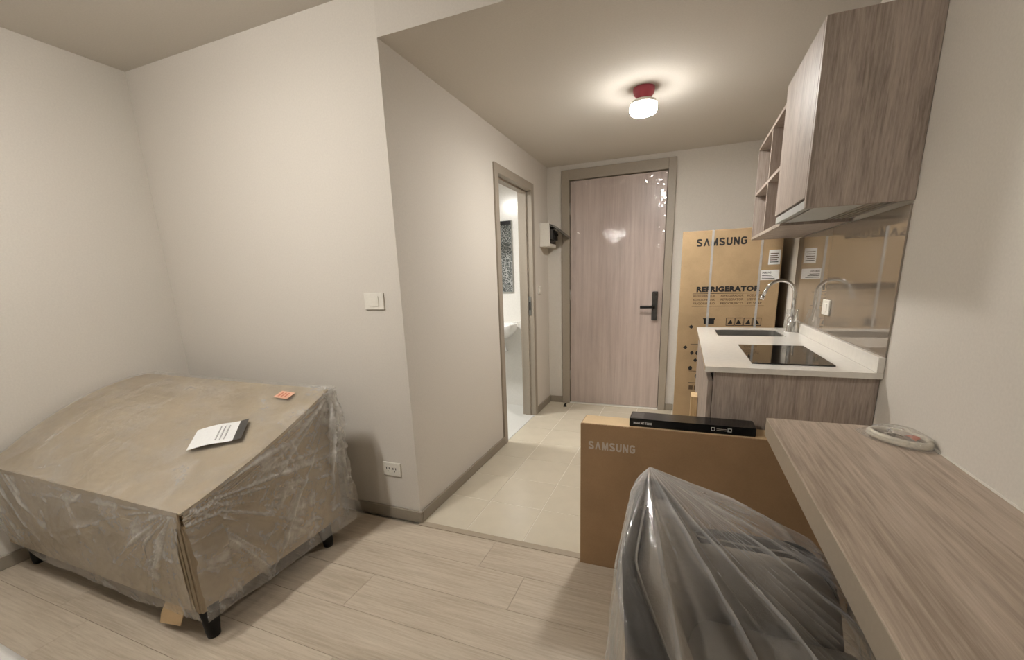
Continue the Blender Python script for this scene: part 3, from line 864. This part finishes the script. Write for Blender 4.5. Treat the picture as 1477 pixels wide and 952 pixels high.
def fbag(u, v):
    an = 2 * math.pi * u; r = 0.034 + 0.010 * noise.noise((math.cos(an) * 2, math.sin(an) * 2, v * 5)) - 0.006 * v
    return (FX + r * math.cos(an), FY + r * math.sin(an), WZ + 0.003 + 0.125 * v)
mb = MB().grid(fbag, 24, 12); bmesh.ops.remove_doubles(mb.bm, verts=mb.bm.verts[:], dist=0.0005)
mb.build('clear_sleeve', M['clearbag'], fa, smooth=True)
# hob
hb = thing('induction_hob', (1.58, 0.365, WZ), 'black glass induction hob lying in the white worktop', 'hob')
MB().box(1.452, 1.716, 0.140, 0.595, WZ + 0.0003, WZ + 0.005, 0.0012).build('glass_plate', M['hobglass'], hb)
# splashback
sb = MB().box(W - 0.006, W - 0.0005, WY0, 1.41, WZ + 0.0525, 1.388).build('splashback', M['splash'])
tag(sb, 'glossy grey beige glass splashback on the wall above the worktop', 'splashback')
sw = thing('splashback_switch', (W - 0.01, 0.715, 1.0), 'white switch plate on the glass splashback', 'switch')
MB().box(W - 0.015, W - 0.006, 0.665, 0.765, 1.0, 1.068, 0.003, 2).build('switch_plate', M['white'], sw)
MB().box(W - 0.018, W - 0.0145, 0.690, 0.740, 1.014, 1.054, 0.0015).build('rocker', M['white'], sw)

# wall cabinet with hood beneath
CY0, CY1, CZ0, CZ1, AX = 0.044, 0.560, 1.397, 1.926, 1.545
wc = thing('wall_cabinet', (1.69, 0.3, CZ0), 'grey oak wall cabinet with plain door above the hob', 'cabinet')
th = 0.018
MB().box(AX, W - 0.001, CY0, CY0 + th, CZ0, CZ1, 0.001).build('end_panel', M['cab'], wc)
MB().box(AX + 0.02, W - 0.001, CY1 - th, CY1, CZ0 + 0.052, CZ1, 0.001).build('end_panel', M['cab'], wc)
MB().box(AX + 0.02, W - 0.001, CY0 + th, CY1 - th, CZ1 - th, CZ1 - 0.0005).build('top_panel', M['cab'], wc)
MB().box(AX + 0.02, W - 0.001, CY0 + th, CY1 - th, CZ0 + 0.052, CZ0 + 0.052 + th).build('bottom_panel', M['cab'], wc)
MB().box(AX - 0.0005, AX + 0.0175, CY0 + th + 0.001, CY1 - 0.001, CZ0 + 0.034, CZ1 - 0.001, 0.001).build('door', M['shelfin'], wc)
# hood
hd = thing('range_hood', (1.69, 0.3, CZ0), 'slim grey cooker hood under the wall cabinet', 'hood')
MB().box(AX + 0.004, AX + 0.022, CY0 + th + 0.002, CY1 - 0.004, CZ0 + 0.002, CZ0 + 0.028, 0.001).build('front_strip', M['hoodgrey'], hd)
MB().box(AX + 0.022, W - 0.004, CY0 + th + 0.002, CY1 - 0.004, CZ0 + 0.008, CZ0 + 0.05, 0.001).build('hood_body', M['steel'], hd)
MB().box(AX + 0.035, 1.715, CY0 + 0.045, CY1 - 0.03, CZ0 + 0.0035, CZ0 + 0.0075, 0.001).build('light_panel', M['hoodgrey'], hd)
for k in range(4):
    MB().box(1.728 + k * 0.020, 1.738 + k * 0.020, CY0 + 0.045, CY1 - 0.03, CZ0 + 0.004, CZ0 + 0.0078).build('grille_bar', M['steel'], hd)
# open shelf unit
SHX, SH0, SH1, SZ_0, SZ_1 = 1.566, 0.562, 1.425, 1.392, 1.905
su = thing('shelf_unit', (1.69, 1.0, SZ_0), 'pale oak open wall shelf with four square compartments beside the wall cabinet', 'shelf')
th = 0.016
MB().box(SHX, W - 0.0065, SH0 - 0.0, SH1, SZ_0, SZ_0 + th, 0.0006).build('bottom_panel', M['shelfin'], su)
MB().box(SHX, W - 0.001, SH0, SH1, SZ_1 - th, SZ_1, 0.0006).build('top_panel', M['shelfin'], su)
MB().box(SHX, W - 0.0065, SH1 - th, SH1, SZ_0 + th, SZ_1 - th).build('side_panel', M['shelfin'], su)
MB().box(SHX, W - 0.0065, SH0, SH0 + th, SZ_0 + th, SZ_1 - th).build('side_panel', M['cab'], su)
ym = (SH0 + SH1) / 2; zm = (SZ_0 + SZ_1) / 2
MB().box(SHX + 0.001, W - 0.0065, ym - th / 2, ym + th / 2, SZ_0 + th, SZ_1 - th).build('divider', M['shelfin'], su)
MB().box(SHX + 0.0005, W - 0.0065, SH0 + th, ym - th / 2, zm - th / 2, zm + th / 2).build('shelf_board', M['shelfin'], su)
MB().box(SHX + 0.0005, W - 0.0065, ym + th / 2, SH1 - th, zm - th / 2, zm + th / 2).build('shelf_board', M['shelfin'], su)
MB().box(W - 0.0063, W - 0.0005, SH0 + th, SH1 - th, SZ_0 + th, SZ_1 - th).build('back_panel', M['shelfin'], su)
# pale board propped beside the base cabinet
pbd = thing('plywood_offcut', (1.26, 0.86, 0), 'pale plywood offcut leaning on the kitchen base cabinet', 'board')
MB().box(1.268, 1.3015, 0.80, 0.90, 0.0, 0.545, 0.001).build('board', M['plywood'], pbd)

# ------------------------------------------------------------------ refrigerator carton
fx0, fx1, fy0, fy1, fz = 1.172, 1.765, 1.552, 2.22, 1.478
rf = thing('refrigerator_box', ((fx0 + fx1) / 2, (fy0 + fy1) / 2, 0), 'tall kraft cardboard refrigerator carton with black print, at the end of the kitchen', 'box')
MB().box(fx0, fx1, fy0, fy1, 0.0, fz, 0.004, 2).build('carton', M['cb_fr'], rf)
FR = fy0 - 0.0008
def ftext(body, x0, x1, z0, z1, bold=0.02, mat='ink', space=1.0, nm='lettering'):
    return lettering(nm, body, M[mat], rf, (x0, FR, z0), (1, 0, 0), (0, 0, 1), x1 - x0, z1 - z0, bold, space)
wordmark('lettering', M['ink'], rf, 1.262, FR, 1.378, 0.298, 0.048)
ftext('REFRIGERATOR', 1.279, 1.660, 1.080, 1.117, 0.06, space=1.12)
for ci, x0 in enumerate((1.262, 1.432, 1.590)):
    for ri in range(3):
        txt = (('REFRIGERATEUR', 'KÜHLSCHRANK', 'FRIGORIFERO'), ('REFRIGERADOR', 'REFRIGERATOR', 'FRIGORIFICO'), ('KOELKAST', 'LEDNICKA', 'KYLSKAP'))[ci][ri]
        ftext(txt, x0, x0 + (0.135 if ci < 2 else 0.085), 1.047 - ri * 0.025, 1.061 - ri * 0.025, 0.01, 'inkbrown')
def rule(x0, x1, z, t=0.003): MB().box(x0, x1, FR, FR + 0.0004, z, z + t).build('printed_rule', M['ink'], rf)
rule(1.255, 1.69, 1.068); rule(1.255, 1.69, 0.984)
# pictograms
m = MB(); m.prism([(1.33, FR, 0.905), (1.345, FR, 0.880), (1.395, FR, 0.880), (1.41, FR, 0.905)], (0, 0.0004, 0))
m.box(1.338, 1.402, FR, FR + 0.0004, 0.865, 0.895)
m.build('pictogram', M['ink'], rf)
for k in range(4):
    x0 = 1.475 + k * 0.053
    q = MB()
    for bb in ((x0, x0 + 0.05, 0.905, 0.909), (x0, x0 + 0.05, 0.855, 0.859), (x0, x0 + 0.003, 0.859, 0.905), (x0 + 0.047, x0 + 0.05, 0.859, 0.905)):
        q.box(bb[0], bb[1], FR, FR + 0.0004, bb[2], bb[3])
    q.prism([(x0 + 0.008, FR, 0.864), (x0 + 0.04, FR, 0.868), (x0 + 0.03 - 0.01 * (k % 2), FR, 0.898)], (0, 0.0004, 0))
    q.build('pictogram', M['ink'], rf)
for bx_, bz in ((1.262, 0.845), (1.232, 0.700)):
    MB().prism([(bx_ - 0.02, FR, bz), (bx_, FR, bz + 0.014), (bx_ + 0.012, FR, bz), (bx_, FR, bz - 0.014)], (0, 0.0004, 0)).build('arrow_mark', M['ink'], rf)
rule(1.262, 1.44, 0.722); rule(1.262, 1.44, 0.530); rule(1.262, 1.44, 0.445)
for i, (px_, pz) in enumerate(((1.275, 0.662), (1.310, 0.662), (1.345, 0.662), (1.300, 0.610), (1.335, 0.610), (1.270, 0.552), (1.33, 0.552), (1.315, 0.495))):
    q = MB(); r = 0.013
    pts = [(px_ + r * math.cos(2 * math.pi * k / (4 + i % 3 * 2)), FR, pz + r * 1.2 * math.sin(2 * math.pi * k / (4 + i % 3 * 2))) for k in range(4 + i % 3 * 2)]
    q.prism(pts, (0, 0.0004, 0)); q.build('pictogram', M['ink'], rf)
for k in range(3):
    MB().box(1.268 + k * 0.035, 1.295 + k * 0.035, FR, FR + 0.0004, 0.395, 0.425).build('pictogram', M['inkbrown'], rf)
# white stickers
s1 = MB().box(1.690, 1.755, FR - 0.0004, FR + 0.0006, 1.245, 1.335).build('shipping_sticker', M['paper'], rf)
s2 = MB().box(1.655, 1.758, FR - 0.0004, FR + 0.0006, 1.150, 1.212).build('shipping_sticker', M['paper'], rf)
for k in range(5): MB().box(1.698, 1.745 - 0.006 * (k % 2), FR - 0.0007, FR - 0.0004, 1.258 + k * 0.013, 1.263 + k * 0.013).build('print_line', M['ink'] if k < 1 else M['inkbrown'], s1)
lettering('print_text', 'SAMSUNG', M['ink'], s2, (1.662, FR - 0.0006, 1.190), (1, 0, 0), (0, 0, 1), 0.05, 0.012, 0.02)
for k in range(3): MB().box(1.662, 1.735 - 0.01 * k, FR - 0.0007, FR - 0.0004, 1.157 + k * 0.010, 1.161 + k * 0.010).build('print_line', M['ink'], s2)
for sx in (1.352, 1.640):
    m = MB()
    m.box(sx, sx + 0.014, FR - 0.0025, FR - 0.0012, 0.0, fz + 0.0015)
    m.box(sx, sx + 0.014, FR - 0.0025, fy1, fz + 0.0008, fz + 0.002)
    m.build('packing_strap', M['strap'], rf)
# ------------------------------------------------------------------ television carton and the black box on it
tx0, tx1, ty0, ty1, tz = 0.842, 1.795, -0.052, 0.058, 0.637
tv = thing('television_box', ((tx0 + tx1) / 2, (ty0 + ty1) / 2, 0), 'large flat brown television carton standing on edge on the floor behind the chair', 'box')
MB().box(tx0, tx1, ty0, ty1, 0.0, tz, 0.003, 2).build('carton', M['cb_tv'], tv)
MB().box(tx0 + 0.004, tx1 - 0.004, ty0 + 0.006, ty1 - 0.003, tz - 0.001, tz + 0.0012).build('top_flap', M['cb_pale'], tv)
q = MB()
for k in range(int((tx1 - tx0 - 0.02) / 0.0125)):
    x0 = tx0 + 0.01 + k * 0.0125
    q.prism([(x0, ty0 - 0.0005, tz - 0.004), (x0 + 0.009, ty0 - 0.0005, tz - 0.004), (x0 + 0.0045, ty0 - 0.0005, tz + 0.002)], (0, 0.004, 0))
q.build('perforated_edge', M['cb_tv'], tv)
wordmark('lettering', M['silver'], tv, 0.876, ty0 - 0.0008, 0.532, 0.181, 0.034)
mbx = thing('accessory_box', (1.247, 0.02, tz + 0.001), 'long black carton with white print lying on the television carton', 'box')
bx0, bx1, by0, by1, bz0, bz1 = 1.030, 1.462, -0.036, 0.055, tz + 0.0013, tz + 0.033
mb = MB()
ch = 0.022
mb.prism([(bx0, by0, bz0), (bx1, by0, bz0), (bx1, by1, bz0), (bx0, by1, bz0)], (0, 0, bz1 - bz0))
bmesh.ops.bevel(mb.bm, geom=mb.bm.edges[:], offset=0.002, segments=2, affect='EDGES')
mb.build('carton', M['black'], mbx)
MB().box(bx0 + 0.006, bx0 + 0.05, by0 + 0.012, by1 - 0.012, bz1 - 0.0004, bz1 + 0.0004).build('end_flap', M['greyfilm'], mbx)
FB = by0 - 0.0008
lettering('lettering', 'Model MT-T2300', M['paper'], mbx, (1.046, FB, bz0 + 0.011), (1, 0, 0), (0, 0, 1), 0.067, 0.009, 0.015)
for x0 in (1.318, 1.372):
    q = MB()
    for bb in ((0, 0.013, 0.011, 0.013), (0, 0.013, 0, 0.002), (0, 0.002, 0.002, 0.011), (0.011, 0.013, 0.002, 0.011)):
        q.box(x0 + bb[0], x0 + bb[1], FB, FB + 0.0004, bz0 + 0.011 + bb[2], bz0 + 0.011 + bb[3])
    q.build('printed_square', M['paper'], mbx)
for k in range(2):
    MB().box(1.336, 1.368, FB, FB + 0.0004, bz0 + 0.0135 + k * 0.005, bz0 + 0.0150 + k * 0.005).build('printed_line', M['silver'], mbx)

# ------------------------------------------------------------------ desk
dx, dy1, dz = 1.471, -0.136, 0.744
dk = thing('desk', (1.65, -1.2, 0), 'wall mounted grey oak desk top running along the right wall', 'desk')
DY0 = -2.3
MB().box(dx, W - 0.003, DY0, dy1, dz - 0.058, dz, 0.0012).build('desk_top', M['desk'], dk)
MB().box(dx - 0.0016, dx + 0.0004, DY0 + 0.001, dy1 - 0.001, dz - 0.057, dz - 0.001, 0.0004).build('edge_band', M['edge'], dk)
MB().box(W - 0.003, W - 0.0004, DY0, dy1, dz - 0.002, dz + 0.0035).build('sealant_bead', M['white'], dk)
MB().box(dx + 0.03, W - 0.004, DY0, DY0 + 0.04, 0.0, dz - 0.0585, 0.001).build('side_panel', M['desk'], dk)
for yy in (-0.32, -1.2): MB().box(1.56, W - 0.001, yy - 0.02, yy + 0.02, dz - 0.075, dz - 0.0585).build('bracket', M['steel'], dk)

# bag of hose on the desk
hcx, hcy = 1.762, -0.262
hg = thing('hose_bag', (hcx, hcy, dz), 'coiled white hose with fittings in a clear bag on the desk', 'hose')
ax_ = Vector((0.065, -0.075, 0)).normalized(); ay_ = Vector((ax_.y, -ax_.x, 0))
ctr = Vector((hcx, hcy, dz))
def loc(a, b, z): return ctr + ax_ * a + ay_ * b + Vector((0, 0, z))
pts = []
for i in range(72):
    t = 2 * math.pi * i / 36
    r = 1.0 - 0.05 * (i / 72)
    pts.append(loc(0.070 * r * math.cos(t), 0.038 * r * math.sin(t), 0.0075 + 0.0085 * (i / 72) * 1.2))
MB().tube(pts, 0.0070, 10).build('hose', M['hose'], hg, smooth=True)
MB().tube([loc(-0.058, -0.012, 0.012), loc(-0.082, -0.020, 0.009)], 0.0075, 10).build('hose_nut', M['chrome'], hg, smooth=True)
MB().tube([loc(-0.030, -0.012, 0.017), loc(-0.012, 0.006, 0.017)], 0.0085, 12).build('chrome_fitting', M['chrome'], hg, smooth=True)
MB().grid(lambda u, v: loc(-0.03 + 0.06 * u, -0.022 + 0.036 * v, 0.017 + 0.008 * math.sin(u * 3.0)), 8, 4).build('leaflet', M['silver'], hg, smooth=True)
MB().grid(lambda u, v: loc(0.015 + 0.028 * u, -0.012 + 0.022 * v, 0.021 + 0.004 * math.sin(u * 3 + v)), 5, 4).build('red_label', M['red'], hg, smooth=True)
def hbag(u, v):
    a = 2 * math.pi * u; s = math.sin(math.pi * v * 0.5)
    k = 1 + 0.16 * noise.noise((math.cos(a) * 3, math.sin(a) * 3, v * 3))
    p = loc(0.098 * k * s * math.cos(a), 0.054 * k * s * math.sin(a), 0.0015 + 0.042 * (1 - s ** 2.2) + 0.004 * abs(noise.noise((math.cos(a) * 6, math.sin(a) * 6, v * 8))))
    p.x = min(p.x, W - 0.004)
    return p
mb = MB().grid(hbag, 36, 12); bmesh.ops.remove_doubles(mb.bm, verts=mb.bm.verts[:], dist=0.0004)
mb.build('clear_bag', M['clearbag'], hg, smooth=True)

# ------------------------------------------------------------------ chair in its polythene bag
cx0, cx1, cy0, cy1 = 1.150, 1.545, -1.205, -0.675
ch_ = thing('armchair', (1.35, -0.94, 0), 'grey upholstered armchair still in a clear polythene bag, pushed under the desk', 'chair')
def u_path(inset, n=60):
    """plan curve from the near arm front round the back to the far arm front: list of (x, y, s)"""
    r = 0.17 - inset
    xa, yn, yf, xf = cx0 + inset, cy0 + inset, cy1 - inset, cx1
    pts = []
    for i in range(14): pts.append((xf - (xf - xa - r) * i / 14, yn))
    for i in range(12):
        t = math.radians(270 - 90 * i / 12); pts.append((xa + r + r * math.cos(t), yn + r + r * math.sin(t)))
    for i in range(14): pts.append((xa, yn + r + (yf - yn - 2 * r) * i / 14))
    for i in range(12):
        t = math.radians(180 - 90 * i / 12); pts.append((xa + r + r * math.cos(t), yf - r + r * math.sin(t)))
    for i in range(15): pts.append((xa + r + (xf - xa - r) * i / 14, yf))
    return pts
def rim_z(x):
    back = 0.795; arm = 0.640
    t = (x - cx0) / 0.12; t = min(1, max(0, t)); s = t * t * (3 - 2 * t)
    z = back * (1 - s) + arm * s
    f = (x - (cx1 - 0.115)) / 0.115
    if f > 0: z = arm - 0.17 * (1 - math.sqrt(max(0, 1 - min(1, f) ** 2)))
    return z
def shell(in0, in1, zlo, dz, name, mat, bk0=None, bk1=None, foot=0.0):
    A, B, AB, BB = u_path(in0), u_path(in1), u_path(in0 if bk0 is None else bk0), u_path(in1 if bk1 is None else bk1)
    m = MB(); bm = m.bm
    n = len(A); prev = None
    lean = lambda z: -0.02 * (z - 0.45) / 0.35
    for (a, b, a2, b2) in zip(A, B, AB, BB):
        kx = max(0.0, 1 - (a[0] - cx0) / 0.2)
        a = (a[0] * (1 - kx) + a2[0] * kx, a[1] * (1 - kx) + a2[1] * kx)
        b = (b[0] * (1 - kx) + b2[0] * kx, b[1] * (1 - kx) + b2[1] * kx)
        zt = rim_z(a[0]) + dz
        prof = []
        for (p, z) in ((a, zlo), (a, zlo + 0.4 * (zt - zlo)), (a, zt - 0.012), ((0.7 * a[0] + 0.3 * b[0], 0.7 * a[1] + 0.3 * b[1]), zt), ((0.3 * a[0] + 0.7 * b[0], 0.3 * a[1] + 0.7 * b[1]), zt), (b, zt - 0.012), (b, zlo + 0.4 * (zt - zlo)), (b, zlo)):
            prof.append(bm.verts.new((p[0] + kx * (lean(z) + (foot * max(0, 0.8 - z) / 0.35 if p is b else 0)), p[1], z)))
        if prev:
            for i in range(len(prof)):
                j = (i + 1) % len(prof)
                bm.faces.new((prev[i], prev[j], prof[j], prof[i]))
        else:
            bm.faces.new(prof)
        prev = prof
    bm.faces.new(prev[::-1])
    return m.build(name, mat, ch_, smooth=True)
shell(0.0, 0.034, 0.36, 0.0, 'shell', M['fabricdk'], 0.0, 0.014)
shell(0.035, 0.066, 0.40, -0.018, 'inner_cushion', M['fabric'], 0.015, 0.055, 0.05)
P = [(x * (1 - k) + x2 * k - 0.02 * k, y * (1 - k) + y2 * k) for (x, y), (x2, y2) in zip(u_path(0.035), u_path(0.015)) for k in [max(0.0, 1 - (x - cx0) / 0.2)]]
MB().tube([(x, y, rim_z(x) - 0.012) for x, y in P], 0.0022, 8).build('piping', M['piping'], ch_, smooth=True)
m = MB()
m.box(cx0 + 0.060, cx1 + 0.03, cy0 + 0.060, cy1 - 0.060, 0.36, 0.455, 0.03, 4)
m.build('seat', M['fabric'], ch_, smooth=True)
for lx, ly, sx, sy in ((cx0 + 0.07, cy0 + 0.07, -1, -1), (cx0 + 0.07, cy1 - 0.07, -1, 1), (cx1 - 0.03, cy0 + 0.07, 1, -1), (cx1 - 0.03, cy1 - 0.07, 1, 1)):
    MB().tube([(lx, ly, 0.37), (lx + sx * 0.025, ly + sy * 0.025, 0.0)], [0.017, 0.010], 10).build('leg', M['matblack'], ch_, smooth=True)
# bag: tent hull over the chair, creased along the lines that hang from its peak
PK = Vector((1.152, -0.775, 0.818))
def bag_mesh():
    m = MB(); bm = m.bm
    pts = [PK, Vector((1.140, -0.83, 0.812)), Vector((1.130, -1.12, 0.812)), Vector((1.16, -1.20, 0.79))]
    for x, y in u_path(-0.012)[::2]:
        z = rim_z(min(x, cx1)) + 0.010
        pts.append(Vector((x - (0.014 if x < 1.2 else 0), y, min(z, 0.80))))
        pts.append(Vector((x - (0.03 if x < 1.2 else 0), y + (0.02 if y > -0.9 else -0.02), 0.10)))
    pts += [Vector((cx1 + 0.03, cy0, 0.5)), Vector((cx1 + 0.03, cy1, 0.5)), Vector((cx1 + 0.05, cy0, 0.10)), Vector((cx1 + 0.05, cy1, 0.10))]
    vs = [bm.verts.new(p) for p in pts]
    r = bmesh.ops.convex_hull(bm, input=vs)
    for v in [v for v in bm.verts if not v.link_faces]: bm.verts.remove(v)
    bmesh.ops.triangulate(bm, faces=bm.faces[:])
    tree = BVHTree.FromBMesh(bm)
    m = MB(); bm = m.bm
    C0 = Vector((1.33, -0.90, 0.50))
    ax = (PK - C0).normalized(); e1 = ax.orthogonal().normalized(); e2 = ax.cross(e1)
    nu, nv = 420, 120
    rows = []
    for j in range(nv + 1):
        th = math.radians(0.4 + 158 * j / nv)
        row = []
        for i in range(nu):
            an = 2 * math.pi * i / nu
            dr = ax * math.cos(th) + (e1 * math.cos(an) + e2 * math.sin(an)) * math.sin(th)
            h = tree.ray_cast(C0, dr)
            row.append(bm.verts.new(h[0] if h[0] is not None else C0 + dr * 0.3))
        rows.append(row)
    for j in range(nv):
        for i in range(nu):
            bm.faces.new((rows[j][i], rows[j + 1][i], rows[j + 1][(i + 1) % nu], rows[j][(i + 1) % nu]))
    bm.faces.new(rows[0])
    for _ in range(2):
        bmesh.ops.smooth_vert(bm, verts=[v for v in bm.verts if not v.is_boundary], factor=0.4, use_axis_x=True, use_axis_y=True, use_axis_z=True)
    bm.normal_update()
    ly = bm.verts.layers.float.new('crease')
    for idx, v in enumerate(list(bm.verts)):
        an, tj = 2 * math.pi * (idx % nu) / nu, (idx // nu) / nv
        c, sn = math.cos(an), math.sin(an)
        a = noise.noise((v.co.x * 4, v.co.y * 4, v.co.z * 4))
        n1 = abs(noise.noise((c * 3.0 + a * 0.12, sn * 3.0, tj * 1.2)))
        n2 = abs(noise.noise((c * 8.0 + a * 0.25, sn * 8.0 + 5, tj * 2.2)))
        amp = min(1.0, tj * 5)
        near = max(0.0, 1 - tj / 0.34)
        ridge = max(0, 1 - n1 * 2.6) ** 2; fine = max(0, 1 - n2 * 2.4) ** 2
        rs = max(0, 1 - n1 * 9) ** 1.5; fs = max(0, 1 - n2 * 7) ** 1.5
        v[ly] = min(1.0, 0.65 * rs + 0.3 * fs + 0.62 * near + 0.05 * max(0.0, noise.noise((v.co.x * 5, v.co.y * 5, v.co.z * 5 + 2))))
        v.co += v.normal * ((ridge * 0.013 + fine * 0.005) * amp - 0.003)
        if v.co.x > 1.462: v.co.z = min(v.co.z, 0.678)
    bmesh.ops.delete(bm, geom=[f for f in bm.faces if f.calc_center_median().z < 0.13], context='FACES')
    return m
bag_mesh().build('polythene_bag', M['bag'], ch_, smooth=True)
